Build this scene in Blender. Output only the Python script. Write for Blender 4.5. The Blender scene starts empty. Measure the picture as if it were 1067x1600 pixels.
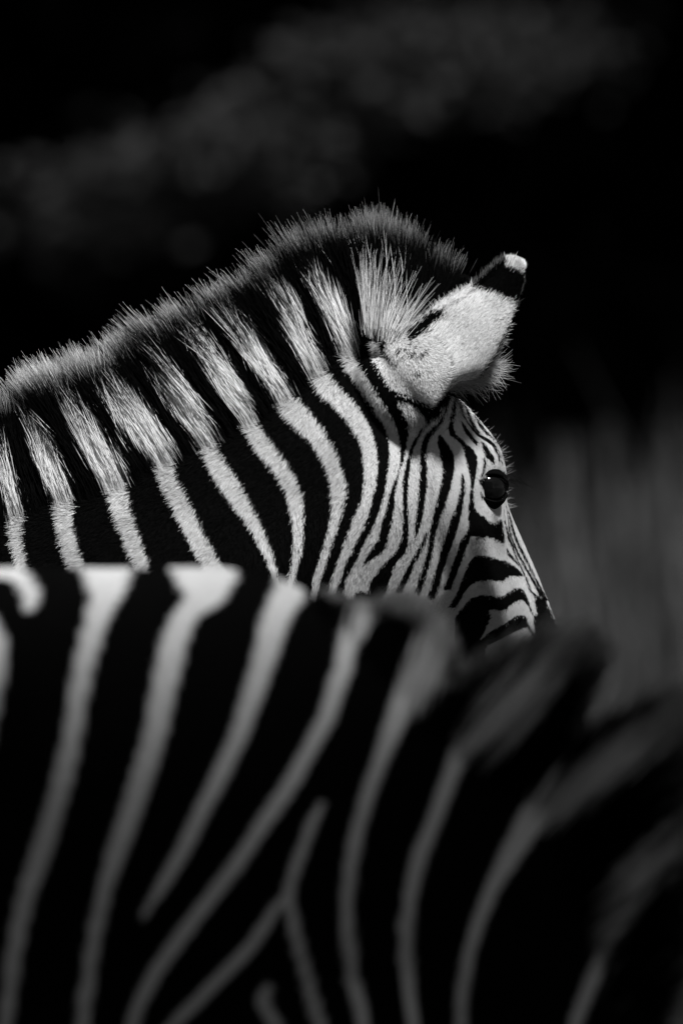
import bpy, bmesh, math, random
import numpy as np
from mathutils import Vector

# ------------------------------------------------------------------ camera, sky, sun, exposure
SC = bpy.context.scene
COL = SC.collection
R = math.radians
rng = np.random.default_rng(7)
random.seed(7)

CAM_Y, CAM_Z = -12.0, 1.38
cam = bpy.data.cameras.new('camera')
cam_o = bpy.data.objects.new('camera', cam)
COL.objects.link(cam_o)
cam_o.location = (0, CAM_Y, CAM_Z)
cam_o.rotation_euler = (R(90), 0, 0)
cam.sensor_fit = 'VERTICAL'
cam.sensor_height = 36.0
cam.sensor_width = 24.0
cam.lens = 36.0 * 12.0 / (1600 / 1500.0)        # long telephoto, 405 mm
cam.clip_start = 0.5
cam.clip_end = 600
cam.dof.use_dof = True
cam.dof.focus_distance = 11.93
cam.dof.aperture_fstop = 5.8
SC.camera = cam_o

SUN_DIR = Vector((0.28, -0.44, 0.85)).normalized()   # towards the sun
sun = bpy.data.lights.new('sun', 'SUN')
sun.energy = 4.8
sun.angle = R(7)                                   # hazy sun, no hard shadows in the picture
sun.color = (1, 1, 1)
sun_o = bpy.data.objects.new('sun', sun)
COL.objects.link(sun_o)
sun_o.rotation_euler = SUN_DIR.to_track_quat('Z', 'Y').to_euler()
sun_o.location = (3, -3, 9)

world = bpy.data.worlds.new('World')
SC.world = world
world.use_nodes = True
nt = world.node_tree
nt.nodes.clear()
sky = nt.nodes.new('ShaderNodeTexSky')
sky.sky_type = 'NISHITA'
sky.sun_disc = False
sky.sun_elevation = math.asin(SUN_DIR.z)
sky.sun_rotation = math.atan2(SUN_DIR.x, SUN_DIR.y)
bw = nt.nodes.new('ShaderNodeRGBToBW')               # the photograph is black and white
bg = nt.nodes.new('ShaderNodeBackground')
bg.inputs['Strength'].default_value = 0.05
wo = nt.nodes.new('ShaderNodeOutputWorld')
nt.links.new(sky.outputs[0], bw.inputs[0])
nt.links.new(bw.outputs[0], bg.inputs['Color'])
nt.links.new(bg.outputs[0], wo.inputs['Surface'])

SC.view_settings.view_transform = 'Standard'
SC.view_settings.look = 'None'
SC.view_settings.exposure = 0.12
SC.view_settings.gamma = 1.0
SC.view_settings.use_curve_mapping = False
SC.render.engine = 'CYCLES'
SC.cycles.use_denoising = True
SC.cycles.max_bounces = 6
SC.cycles.diffuse_bounces = 3
SC.cycles.transmission_bounces = 4
SC.cycles.transparent_max_bounces = 4

# ------------------------------------------------------------------ helpers
def tag(o, label=None, cat=None, group=None, kind=None):
    if label: o['label'] = label
    if cat: o['category'] = cat
    if group: o['group'] = group
    if kind: o['kind'] = kind
    return o

def link(o, parent=None):
    COL.objects.link(o)
    if parent is not None:
        o.parent = parent
    return o

def mesh_obj(name, verts, faces, mat, parent=None, smooth=True):
    me = bpy.data.meshes.new(name)
    me.from_pydata([tuple(v) for v in verts], [], faces)
    if smooth:
        me.polygons.foreach_set('use_smooth', [True] * len(me.polygons))
    me.materials.append(mat)
    me.update()
    return link(bpy.data.objects.new(name, me), parent)

def quads_obj(name, V, mat, parent=None):
    """V: (n,4,3) array of loose quads"""
    n = len(V)
    me = bpy.data.meshes.new(name)
    me.vertices.add(n * 4)
    me.vertices.foreach_set('co', np.asarray(V, np.float32).ravel())
    me.loops.add(n * 4)
    me.loops.foreach_set('vertex_index', np.arange(n * 4, dtype=np.int32))
    me.polygons.add(n)
    me.polygons.foreach_set('loop_start', np.arange(0, n * 4, 4, dtype=np.int32))
    me.polygons.foreach_set('loop_total', np.full(n, 4, np.int32))
    me.materials.append(mat)
    me.update(calc_edges=True)
    return link(bpy.data.objects.new(name, me), parent)

def smoothstep(a, b, x):
    t = np.clip((np.asarray(x, float) - a) / (b - a), 0, 1)
    return t * t * (3 - 2 * t)

class Noise:
    """cheap smooth noise: sum of sines"""
    def __init__(self, seed, freq, dim=3, n=14):
        r = np.random.default_rng(seed)
        self.k = r.normal(size=(n, dim)) * freq
        self.p = r.uniform(0, 6.283, n)
    def __call__(self, P):
        return np.sin(P @ self.k.T + self.p).sum(1) / math.sqrt(len(self.p) / 2) / 1.6

def catmull(pts, n):
    """resample a list of tuples with a Catmull-Rom spline"""
    P = np.asarray(pts, float)
    P = np.vstack([2 * P[0] - P[1], P, 2 * P[-1] - P[-2]])
    out = []
    m = len(P) - 3
    for u in np.linspace(0, m - 1e-9, n):
        i = int(u); t = u - i
        a, b, c, d = P[i:i + 4]
        out.append(.5 * ((2 * b) + (c - a) * t + (2 * a - 5 * b + 4 * c - d) * t * t + (3 * b - a - 3 * c + d) * t ** 3))
    return np.array(out)

# ------------------------------------------------------------------ materials (all grey: a monochrome place)
def base_mat(name):
    m = bpy.data.materials.new(name)
    m.use_nodes = True
    m.node_tree.nodes.clear()
    out = m.node_tree.nodes.new('ShaderNodeOutputMaterial')
    return m, m.node_tree, out

def simple_mat(name, val, rough=.8, spec=.1, noise=0.0, scale=8.0):
    m, t, out = base_mat(name)
    b = t.nodes.new('ShaderNodeBsdfPrincipled')
    b.inputs['Roughness'].default_value = rough
    b.inputs['Specular IOR Level'].default_value = spec
    b.inputs['Base Color'].default_value = (val, val, val, 1)
    if noise > 0:
        co = t.nodes.new('ShaderNodeTexCoord')
        n = t.nodes.new('ShaderNodeTexNoise')
        n.inputs['Scale'].default_value = scale
        n.inputs['Detail'].default_value = 5
        mr = t.nodes.new('ShaderNodeMapRange')
        mr.inputs['From Min'].default_value = .3
        mr.inputs['From Max'].default_value = .7
        mr.inputs['To Min'].default_value = val * (1 - noise)
        mr.inputs['To Max'].default_value = val * (1 + noise)
        t.links.new(co.outputs['Object'], n.inputs['Vector'])
        t.links.new(n.outputs['Fac'], mr.inputs['Value'])
        t.links.new(mr.outputs[0], b.inputs['Base Color'])
    t.links.new(b.outputs[0], out.inputs['Surface'])
    return m

def hide_mat(name):
    """skin with stripe attribute"""
    m, t, out = base_mat(name)
    a = t.nodes.new('ShaderNodeAttribute'); a.attribute_name = 'shade'
    n = t.nodes.new('ShaderNodeTexNoise'); n.inputs['Scale'].default_value = 160; n.inputs['Detail'].default_value = 3
    co = t.nodes.new('ShaderNodeTexCoord')
    mr = t.nodes.new('ShaderNodeMapRange')
    mr.inputs['To Min'].default_value = .8; mr.inputs['To Max'].default_value = 1.15
    mu = t.nodes.new('ShaderNodeMath'); mu.operation = 'MULTIPLY'
    t.links.new(co.outputs['Object'], n.inputs['Vector'])
    t.links.new(n.outputs['Fac'], mr.inputs['Value'])
    t.links.new(a.outputs['Fac'], mu.inputs[0]); t.links.new(mr.outputs[0], mu.inputs[1])
    b = t.nodes.new('ShaderNodeBsdfPrincipled')
    b.inputs['Roughness'].default_value = .9
    b.inputs['Specular IOR Level'].default_value = 0.0
    t.links.new(mu.outputs[0], b.inputs['Base Color'])
    t.links.new(b.outputs[0], out.inputs['Surface'])
    return m

def hair_mat(name, trans=.25, strand=.5):
    m, t, out = base_mat(name)
    a = t.nodes.new('ShaderNodeAttribute'); a.attribute_name = 'shade'
    d = t.nodes.new('ShaderNodeBsdfDiffuse')
    tr = t.nodes.new('ShaderNodeBsdfTranslucent')
    mx = t.nodes.new('ShaderNodeMixShader'); mx.inputs[0].default_value = trans
    t.links.new(a.outputs['Fac'], d.inputs['Color'])
    t.links.new(a.outputs['Fac'], tr.inputs['Color'])
    # dense fur shades like the surface it covers: blend strand normal and skin normal
    g = t.nodes.new('ShaderNodeNewGeometry')
    an = t.nodes.new('ShaderNodeAttribute'); an.attribute_name = 'skin_normal'
    s1 = t.nodes.new('ShaderNodeVectorMath'); s1.operation = 'SCALE'; s1.inputs['Scale'].default_value = strand
    s2 = t.nodes.new('ShaderNodeVectorMath'); s2.operation = 'ADD'
    s3 = t.nodes.new('ShaderNodeVectorMath'); s3.operation = 'NORMALIZE'
    t.links.new(g.outputs['Normal'], s1.inputs[0]); t.links.new(s1.outputs[0], s2.inputs[0])
    t.links.new(an.outputs['Vector'], s2.inputs[1]); t.links.new(s2.outputs[0], s3.inputs[0])
    t.links.new(s3.outputs[0], d.inputs['Normal'])
    t.links.new(d.outputs[0], mx.inputs[1]); t.links.new(tr.outputs[0], mx.inputs[2])
    t.links.new(mx.outputs[0], out.inputs['Surface'])
    return m

def leaf_mat(name, val, trans=.3):
    m, t, out = base_mat(name)
    g = t.nodes.new('ShaderNodeNewGeometry')
    mr = t.nodes.new('ShaderNodeMapRange')
    mr.inputs['To Min'].default_value = val * .5; mr.inputs['To Max'].default_value = val * 1.5
    t.links.new(g.outputs['Random Per Island'], mr.inputs['Value'])
    d = t.nodes.new('ShaderNodeBsdfDiffuse'); tr = t.nodes.new('ShaderNodeBsdfTranslucent')
    mx = t.nodes.new('ShaderNodeMixShader'); mx.inputs[0].default_value = trans
    t.links.new(mr.outputs[0], d.inputs['Color']); t.links.new(mr.outputs[0], tr.inputs['Color'])
    t.links.new(d.outputs[0], mx.inputs[1]); t.links.new(tr.outputs[0], mx.inputs[2])
    t.links.new(mx.outputs[0], out.inputs['Surface'])
    return m

M_HIDE = hide_mat('striped_hide')
M_FUR = hair_mat('coat_hair', .08, .4)
M_MANE = hair_mat('mane_hair', .3, .35)
M_HOOF = simple_mat('hoof_horn', .03, .5, .3, .4, 30)
M_SOIL = simple_mat('soil', .06, .95, .05, .5, 1.2)
M_BARK = simple_mat('bark', .02, .9, .1, .5, 9)
M_LEAF_SHADED = leaf_mat('leaf_shaded', .008)  # canopy shade is put into this near-black leaf colour
M_LEAF_LIT = leaf_mat('leaf_lit', .045)  # same foliage in a paler colour where sun would strike the sprays
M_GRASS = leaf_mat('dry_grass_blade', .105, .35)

def eye_mat():
    m, t, out = base_mat('eye_wet')
    b = t.nodes.new('ShaderNodeBsdfPrincipled')
    b.inputs['Base Color'].default_value = (.004, .004, .004, 1)
    b.inputs['Roughness'].default_value = .04
    b.inputs['Specular IOR Level'].default_value = .2
    t.links.new(b.outputs[0], out.inputs['Surface'])
    return m
M_EYE = eye_mat()
M_LID = simple_mat('eyelid_skin', .004, .9, 0.0, .3, 200)

BLACK, WHITE, WHITE_NEAR = .0035, .55, .74

# ------------------------------------------------------------------ the coat pattern: strokes drawn on a zebra's flank, in hide units
# unit: 1/1500 m for the far zebra, 1/1818 m for the near one, y pointing down
class Pattern:
    def __init__(self, x0, y0, x1, y1, fill=0.0):
        self.x0, self.y0 = x0, y0
        self.w, self.h = x1 - x0, y1 - y0
        self.a = np.full((self.h, self.w), fill, np.float32)
    def _sub(self, xa, ya, xb, yb):
        i0 = max(0, int(xa - self.x0)); i1 = min(self.w, int(xb - self.x0) + 2)
        j0 = max(0, int(ya - self.y0)); j1 = min(self.h, int(yb - self.y0) + 2)
        if i1 <= i0 or j1 <= j0: return None
        X, Y = np.meshgrid(np.arange(i0, i1) + self.x0 + .5, np.arange(j0, j1) + self.y0 + .5)
        return X, Y, (slice(j0, j1), slice(i0, i1))
    def stroke(self, pts, val=1.0, off=(0, 0), sc=1.0, wadd=0):
        P = [(off[0] + p[0] / sc, off[1] + p[1] / sc, (p[2] / sc + wadd) * .5) for p in pts]
        for (xa, ya, ra), (xb, yb, rb) in zip(P[:-1], P[1:]):
            m = max(ra, rb) + 2
            s = self._sub(min(xa, xb) - m, min(ya, yb) - m, max(xa, xb) + m, max(ya, yb) + m)
            if s is None: continue
            X, Y, sl = s
            dx, dy = xb - xa, yb - ya
            t = np.clip(((X - xa) * dx + (Y - ya) * dy) / (dx * dx + dy * dy + 1e-9), 0, 1)
            d = np.hypot(X - xa - t * dx, Y - ya - t * dy) - (ra + t * (rb - ra))
            c = np.clip(.5 - d, 0, 1)
            self.a[sl] = self.a[sl] * (1 - c) + val * c
    def poly(self, pts, val=1.0, off=(0, 0), sc=1.0):
        P = np.array([(off[0] + p[0] / sc, off[1] + p[1] / sc) for p in pts])
        s = self._sub(P[:, 0].min() - 1, P[:, 1].min() - 1, P[:, 0].max() + 1, P[:, 1].max() + 1)
        if s is None: return
        X, Y, sl = s
        ins = np.zeros(X.shape, bool)
        for (xa, ya), (xb, yb) in zip(P, np.roll(P, -1, 0)):
            c = ((ya > Y) != (yb > Y)) & (X < (xb - xa) * (Y - ya) / (yb - ya + 1e-12) + xa)
            ins ^= c
        self.a[sl] = np.where(ins, val, self.a[sl])
    def blur(self, n=1):
        for _ in range(n):
            a = self.a
            a = (np.roll(a, 1, 0) + np.roll(a, -1, 0) + 2 * a) / 4
            self.a = (np.roll(a, 1, 1) + np.roll(a, -1, 1) + 2 * a) / 4
    def sample(self, x, y):
        i = np.clip((x - self.x0).astype(int), 0, self.w - 1)
        j = np.clip((y - self.y0).astype(int), 0, self.h - 1)
        return self.a[j, i]

NECK = [
 [(4,680,12),(8,725,26),(17,750,30),(23,775,30),(32,800,25),(33,812,23),(31,825,23),(31,837,23),(33,850,23),(36,862,22),(40,875,22),(44,895,21),(52,930,20),(60,980,18),(70,1150,16)],
 [(30,635,8),(45,655,20),(63,675,36),(70,700,40),(80,725,39),(91,750,38),(100,775,35),(105,792,33),(105,807,32),(106,820,29),(109,835,30),(114,850,30),(118,862,29),(122,875,28),(127,897,27),(134,930,26),(142,980,24),(160,1150,20)],
 [(105,600,8),(110,615,20),(117,635,40),(125,650,46),(139,675,43),(152,700,45),(168,725,48),(181,750,41),(188,770,34),(191,787,34),(195,800,32),(200,812,32),(204,825,31),(209,837,29),(214,850,29),(219,862,28),(224,875,26),(231,897,26),(240,930,25),(252,980,24),(280,1150,20)],
 [(187,680,3),(190,700,8),(193,725,12)],
 [(180,580,10),(174,592,28),(180,612,48),(189,625,50),(209,650,54),(220,663,56),(231,675,52),(239,687,50),(249,700,44),(256,712,38),(260,725,33),(263,737,33),(266,750,30),(271,762,30),(279,775,31),(285,787,32),(290,800,31),(297,812,30),(304,825,31),(310,837,29),(316,850,31),(323,862,31),(330,875,29),(337,887,30),(344,898,31),(358,930,28),(378,980,24),(420,1150,20)],
 [(237,540,5),(240,550,26),(244,562,40),(250,575,44),(258,587,44),(267,600,45),(275,612,45),(284,625,46),(292,637,46),(302,650,44),(311,662,40),(320,675,36),(325,687,31),(329,700,28),(334,712,27),(340,725,30),(347,737,31),(357,750,32),(365,762,33),(372,775,31),(380,787,29),(389,800,25),(396,812,23),(403,825,21),(409,837,19),(414,850,19),(420,862,18),(424,875,16),(428,887,14),(430,898,12),(434,920,10),(437,950,8)],
 [(288,500,8),(290,505,26),(297,515,34),(304,525,36),(313,537,38),(322,550,40),(331,562,42),(341,575,42),(349,587,42),(357,600,41),(364,612,40),(372,625,36),(379,637,31),(385,650,27),(389,662,25),(398,675,29),(406,687,31),(415,700,31),(425,712,30),(436,725,27),(444,737,27),(451,750,28),(456,762,26),(462,775,26),(464,787,26),(465,800,24),(466,812,22),(466,825,19),(466,837,18),(466,850,17),(465,862,16),(462,875,14),(460,887,12),(457,900,12),(452,925,10),(445,960,8)],
 [(332,470,10),(340,485,32),(356,500,44),(375,512,45),(382,525,45),(389,537,42),(399,550,42),(407,562,40),(417,575,38),(425,587,36),(432,600,32),(437,612,30),(442,622,28),(453,635,37),(465,647,39),(477,660,37),(489,672,33),(499,685,30),(506,697,30),(513,710,28),(519,722,27),(523,735,26),(526,747,26),(529,760,28),(529,775,26),(528,787,23),(526,800,20),(524,812,18),(521,825,17),(517,837,16),(512,850,15),(509,862,15),(504,875,14),(501,887,15),(496,900,15),(494,912,13),(488,940,12)],
 [(400,450,2),(445,520,3)],
 [(412,433,6),(420,440,16),(434,455,32),(451,472,36),(458,485,34),(461,500,32),(464,510,33),(467,522,33),(472,535,35),(480,547,36),(486,560,35),(492,572,31),(497,585,27),(506,597,35),(516,610,33),(529,622,30),(541,635,31),(551,647,30),(559,660,28),(566,672,27),(572,685,26),(576,697,24),(578,710,25),(579,722,26),(579,735,24),(578,757,22),(577,762,20),(574,775,19),(571,787,19),(567,800,21),(562,812,23),(557,825,23),(552,837,21),(546,850,20),(541,862,17),(535,875,16),(531,887,16),(527,900,16),(521,915,13),(512,945,11)],
 [(473,421,4),(482,427,18),(492,435,30),(503,447,38),(511,460,39),(517,472,40),(525,485,40),(530,497,40),(534,510,40),(538,522,38),(542,535,35),(544,547,30),(546,560,26),(550,572,25),(559,585,22),(567,597,20),(574,610,21),(582,622,20),(591,635,19),(598,647,19),(606,660,19),(611,672,20),(614,685,19),(616,697,20),(616,710,20),(616,722,20),(614,735,19),(612,740,18),(610,750,15),(607,762,12),(603,775,11),(600,787,12),(597,800,11),(592,812,13),(589,825,15),(584,837,18),(577,850,17),(569,862,15),(564,875,13),(558,890,20),(553,905,28),(546,925,20)],
]
EO, ES = (560, 600), 5.335
FO, FS = (640, 600), 3.996
GO, GS = (680, 780), 4.85
HO, HS = (680, 600), 7.62
AO, AS = (560, 380), 3.81
EAR_L = [(588,540),(622,516),(655,493),(692,468),(728,449),(752,430),(774,410),(788,402)]
EAR_R = [(672,640),(702,606),(745,591),(771,557),(788,520),(801,482),(811,445),(814,414)]
EAR_POLY = EAR_L + [(808,404)] + EAR_R[::-1] + [(640,628),(610,608),(592,580)]

def far_pattern():
    p = Pattern(-140, 290, 1120, 1180)
    for s in NECK: p.stroke(s, wadd=-3)
    # cheek and face: pale ground
    p.poly([(320,150),(410,160),(500,230),(570,310),(530,370),(480,440),(440,500),(420,570),(405,650),(385,695),(375,620),(395,520),(415,430),(420,370),(400,300),(350,230)], 1, EO, ES)
    p.poly([(385,620),(395,690),(370,800),(365,930),(370,1100),(368,1200),(355,1300),(340,1350),(330,1400),(310,1450),(270,1500),(220,1560),(180,1610),(100,1720),(-60,1720),(-30,1600),(0,1540),(50,1500),(120,1450),(190,1400),(235,1340),(255,1250),(275,1150),(285,1080),(298,1000),(300,930),(310,860),(325,800),(345,700)], 1, EO, ES)
    p.poly([(560,340),(600,305),(660,280),(700,200),(745,130),(775,60),(800,110),(1500,60),(1700,1400),(1800,2300),(900,2400),(200,1800),(270,1600),(300,1510),(340,1440),(390,1400),(405,1320),(412,1230),(412,1150),(408,1060),(405,980),(405,900),(410,830),(420,740),(430,650),(445,560),(480,480)], 1, EO, ES)
    b = 0.0
    def B(pts, o=EO, s=ES): p.stroke(pts, b, o, s)
    def BP(pts, o=EO, s=ES): p.poly(pts, b, o, s)
    B([(550,345,8),(520,390,25),(470,480,28),(435,560,30),(415,650,36),(400,740,42),(387,830,45),(385,900,44),(385,980,42),(388,1060,42),(392,1150,44),(388,1230,52),(380,1320,60),(340,1410,62),(260,1490,72),(200,1570,90),(130,1680,100)])
    B([(702,170,8),(690,215,14),(660,260,22),(620,290,16),(585,305,10)])
    B([(735,140,8),(715,240,22),(680,310,32),(620,380,42),(575,440,48),(550,500,48),(537,560,50),(535,650,52),(538,720,55),(535,800,62),(530,880,62),(522,960,62),(512,1050,56),(500,1130,50),(482,1220,38),(465,1280,8)])
    B([(672,415,8),(678,450,40),(692,500,75),(712,540,95),(732,600,115),(742,650,106),(745,700,100),(742,750,95),(732,800,86),(722,850,86),(710,900,82),(695,950,80),(682,1000,75),(663,1050,65),(650,1100,60),(632,1150,58),(624,1200,60),(615,1250,50),(605,1300,48),(597,1350,45),(587,1400,45),(577,1450,45),(565,1500,50),(550,1550,50),(535,1600,50),(500,1720,50)])
    B([(590,1195,8),(560,1250,24),(530,1330,30),(490,1410,40),(450,1480,45),(420,1550,48),(395,1600,50),(340,1720,50)])
    B([(860,755,16),(865,800,30),(866,850,34),(862,900,40),(850,960,48),(838,1020,56),(820,1080,66),(800,1140,75),(785,1200,78),(765,1260,76),(745,1320,75),(725,1380,75),(705,1440,70),(690,1500,65),(670,1560,65),(650,1640,65),(610,1760,65)])
    BP([(770,30),(800,60),(800,200),(795,300),(790,370),(810,420),(850,450),(900,500),(950,540),(985,600),(990,650),(985,700),(975,750),(968,800),(958,850),(955,950),(960,1000),(975,1050),(1010,1085),(1060,1115),(1060,1280),(930,1270),(925,1300),(905,1350),(885,1400),(870,1450),(850,1500),(830,1550),(810,1600),(770,1720),(700,1720),(750,1600),(765,1550),(780,1500),(800,1450),(820,1400),(830,1350),(850,1300),(905,1235),(920,1200),(915,1150),(912,1050),(915,1000),(920,950),(925,900),(930,850),(930,800),(920,750),(905,700),(895,650),(885,600),(870,540),(850,500),(800,455),(755,430),(745,370),(760,300),(775,200),(768,100)])
    BP([(398,800),(410,820),(440,835),(480,850),(510,865),(540,865),(560,850),(575,840),(580,870),(590,940),(595,1000),(560,985),(520,965),(480,955),(440,950),(400,950),(375,955),(350,930),(370,880),(370,840),(375,800)], FO, FS)
    BP([(285,1320),(310,1260),(340,1180),(370,1110),(400,1075),(440,1068),(490,1075),(530,1085),(560,1100),(590,1102),(640,1125),(690,1165),(712,1200),(690,1202),(650,1200),(620,1205),(595,1220),(580,1235),(540,1230),(500,1225),(460,1225),(420,1235),(380,1255),(350,1290),(330,1320),(290,1400),(240,1400)], FO, FS)
    BP([(300,1440),(350,1370),(380,1340),(420,1325),(470,1318),(520,1325),(570,1330),(610,1305),(650,1280),(690,1270),(715,1290),(740,1340),(760,1400),(785,1460),(762,1430),(735,1380),(710,1355),(680,1355),(640,1375),(600,1410),(560,1415),(520,1410),(480,1412),(440,1430),(400,1450),(320,1520)], FO, FS)
    BP([(300,1110),(400,1020),(480,970),(530,945),(590,900),(640,880),(680,885),(700,910),(710,950),(740,1000),(770,1050),(768,1085),(730,1020),(700,975),(670,980),(620,1005),(560,1030),(500,1065),(440,1095),(340,1140)], GO, GS)
    BP([(330,1250),(450,1190),(520,1160),(600,1125),(650,1090),(690,1080),(720,1100),(735,1155),(700,1150),(640,1170),(560,1210),(480,1260),(330,1340)], GO, GS)
    BP([(200,820),(340,835),(405,850),(425,900),(395,960),(350,1060),(395,1110),(385,1160),(390,1230),(330,1340),(150,1340),(150,900)], GO, GS)
    BP([(330,1480),(480,1360),(620,1280),(760,1240),(900,1300),(1000,1500),(330,1900)], GO, GS)
    BP([(712,672),(740,700),(795,742),(832,745),(872,820),(905,900),(960,1000),(1000,1300),(760,1240),(735,1155),(770,1060),(760,1000),(745,930),(770,850),(756,780),(735,735)], GO, GS)
    p.stroke([(735,730,26),(752,800,20),(772,880,8)], .8, GO, GS)
    # lines down the bridge of the nose
    B([(522,80,3),(530,170,10),(545,240,20),(565,310,22),(590,370,14),(620,450,12),(660,530,14),(700,620,16),(722,690,20)], GO, GS)
    B([(545,380,12),(560,420,26),(600,460,20),(635,505,10)], GO, GS)
    B([(538,40,3),(553,120,9),(562,210,12),(580,290,14),(610,370,18),(650,450,20),(695,530,20),(740,610,20),(785,690,24),(810,740,30)], GO, GS)
    B([(552,60,4),(570,140,12),(588,220,20),(615,300,22),(652,380,22),(692,455,22),(735,545,16),(775,625,18),(815,695,22),(848,760,30)], GO, GS)
    # forehead
    BP([(300,440),(340,460),(400,560),(460,640),(505,690),(490,735),(440,690),(380,620),(330,540)], HO, HS)
    BP([(540,685),(585,700),(640,780),(685,850),(702,900),(702,975),(650,910),(600,880),(570,800)], HO, HS)
    B([(575,885,26),(588,950,36),(575,1020,32),(548,1095,28)], HO, HS)
    B([(235,110,20),(262,180,26),(290,260,32),(312,340,26),(352,410,20),(400,475,22),(450,545,28),(510,610,32),(570,640,42),(630,672,46),(690,725,42),(728,795,36),(755,860,32),(768,930,12)], HO, HS)
    B([(270,140,14),(330,230,26),(375,330,34),(420,430,36),(470,520,34),(520,580,28)], HO, HS)
    B([(440,350,14),(490,410,34),(545,500,44),(605,572,44),(670,628,26),(725,690,14),(772,740,20),(802,800,24),(805,870,20),(790,915,8)], HO, HS)
    # eye surround
    BP([(500,1140),(580,1110),(680,1078),(760,1048),(830,1028),(890,1050),(885,1130),(880,1200),(850,1310),(805,1370),(750,1455),(700,1455),(650,1415),(612,1360),(595,1300),(555,1230)], HO, HS)
    B([(535,1290,14),(560,1345,34),(600,1390,30),(640,1410,24)], HO, HS)
    # black between last mane stripe and cheek, below the ear
    BP([(300,90),(420,140),(500,170),(560,200),(635,198),(595,225),(572,275),(540,285),(500,230),(430,170),(330,150)])
    return p

def far_pattern_ear(p0):
    p = Pattern(-140, 290, 1120, 1180)
    p.a[:] = p0.a
    p.poly([(570,495),(577,520),(579,545),(585,565),(595,587),(612,610),(635,620),(667,632)] + EAR_R[::1] + [(808,404)] + EAR_L[::-1] + [(600,498)], 1)
    p.poly([(662,278),(690,200),(760,110),(830,50),(862,50),(875,150),(930,178),(975,185),(965,270),(945,340),(920,378),(870,350),(800,320),(720,295)], 0, AO, AS)
    p.poly([(858,50),(990,50),(990,180),(950,178),(910,160),(872,146)], 1, AO, AS)
    p.poly([(380,440),(430,415),(490,408),(505,440),(450,485),(400,525),(350,560),(300,590),(280,560),(300,500)], 0, AO, AS)
    p.stroke([(245,555,20),(200,552,24),(160,572,25),(138,625,25),(152,675,25),(190,703,22)], 0, AO, AS)
    for x, y, r in ((310,672,40),(372,680,30),(398,655,26),(345,782,34),(333,628,18),(222,728,22),(255,690,20),(240,640,26),(225,665,24),(275,640,22),(300,610,20)):
        p.stroke([(x, y, r), (x + 6, y - 5, r * .7)], .12, AO, AS)
    return p

NEAR = [
 [(-140,888,44),(-40,890,40),(0,892,26),(25,893,28),(45,905,32),(56,925,34),(55,942,28)],
 [(-30,945,14),(-8,965,30),(8,1000,36),(6,1040,40),(-2,1100,36),(-10,1160,30),(-20,1230,30),(-40,1400,26),(-60,1700,26)],
 [(173,840,110),(173,880,90),(173,903,74),(174,916,62),(165,944,48),(156,972,42),(141,1029,39),(131,1085,37),(124,1141,35),(112,1197,39),(97,1254,37),(80,1310,40),(60,1366,36),(45,1422,34),(35,1479,31),(28,1535,28),(20,1591,28),(5,1720,28)],
 [(325,840,130),(325,880,115),(325,897,96),(327,916,74),(318,933,52),(301,950,42),(287,972,44),(277,1000,47),(271,1029,47),(259,1085,44),(249,1141,42),(232,1197,42),(214,1254,39),(194,1310,39),(176,1366,31),(163,1422,28),(153,1479,25),(145,1535,25),(138,1591,26),(120,1720,26)],
 [(470,860,50),(464,895,50),(458,920,56),(444,940,52),(433,962,50),(426,984,48),(415,1029,42),(396,1085,39),(377,1141,34),(351,1197,34),(322,1254,31),(295,1310,28),(263,1366,22),(232,1415,6)],
 [(575,900,20),(565,927,30),(562,944,45),(562,972,56),(547,995,42),(540,1017,36),(537,1040,36),(528,1062,36),(512,1113,34),(482,1169,31),(450,1225,33),(410,1282,32),(374,1338,29),(330,1394,29),(287,1450,30),(247,1507,28),(220,1563,22),(190,1720,20)],
 [(503,1248,8),(489,1276,14),(472,1321,16),(458,1360,16),(453,1389,17),(461,1434,16),(470,1473,16),(481,1512,16),(495,1563,16),(506,1600,16),(530,1720,16)],
 [(455,1380,10),(433,1405,14),(416,1434,19),(388,1473,22),(360,1501,22),(326,1535,22),(292,1569,20),(264,1600,17),(190,1720,14)],
 [(419,1529,16),(414,1550,27),(430,1580,20),(441,1600,17),(470,1720,16)],
 [(690,950,24),(684,980,44),(677,1006,58),(667,1033,66),(658,1055,72),(642,1075,62),(626,1102,45),(610,1139,38),(589,1192,30),(570,1245,29),(556,1298,27),(546,1352,24),(542,1405,21),(545,1458,21),(550,1511,21),(564,1564,21),(575,1640,19),(590,1720,19)],
 [(915,965,20),(904,980,30),(856,1033,60),(813,1086,76),(784,1112,80),(755,1139,74),(730,1155,50),(715,1176,38),(697,1219,33),(677,1272,30),(654,1325,32),(641,1378,27),(633,1431,22),(633,1484,21),(637,1537,19),(646,1600,17),(660,1720,17)],
 [(1100,1085,70),(1063,1112,75),(952,1187,76),(872,1240,60),(829,1272,52),(797,1325,42),(766,1378,30),(744,1431,23),(728,1484,21),(720,1537,19),(718,1600,17),(720,1720,17)],
 [(1180,1210,60),(1067,1304,54),(1010,1352,55),(973,1389,45),(952,1437,34),(936,1484,28),(914,1537,27),(893,1590,25),(870,1720,24)],
 [(1260,1340,60),(1150,1430,55),(1090,1500,40),(1060,1580,30),(1040,1720,26)],
]
def near_pattern():
    p = Pattern(-140, 820, 1280, 1720)
    for s in NEAR: p.stroke([(x, y, w - min(10, max(0, (w - 14) * .6))) for x, y, w in s])
    p.blur(2)
    return p

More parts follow.
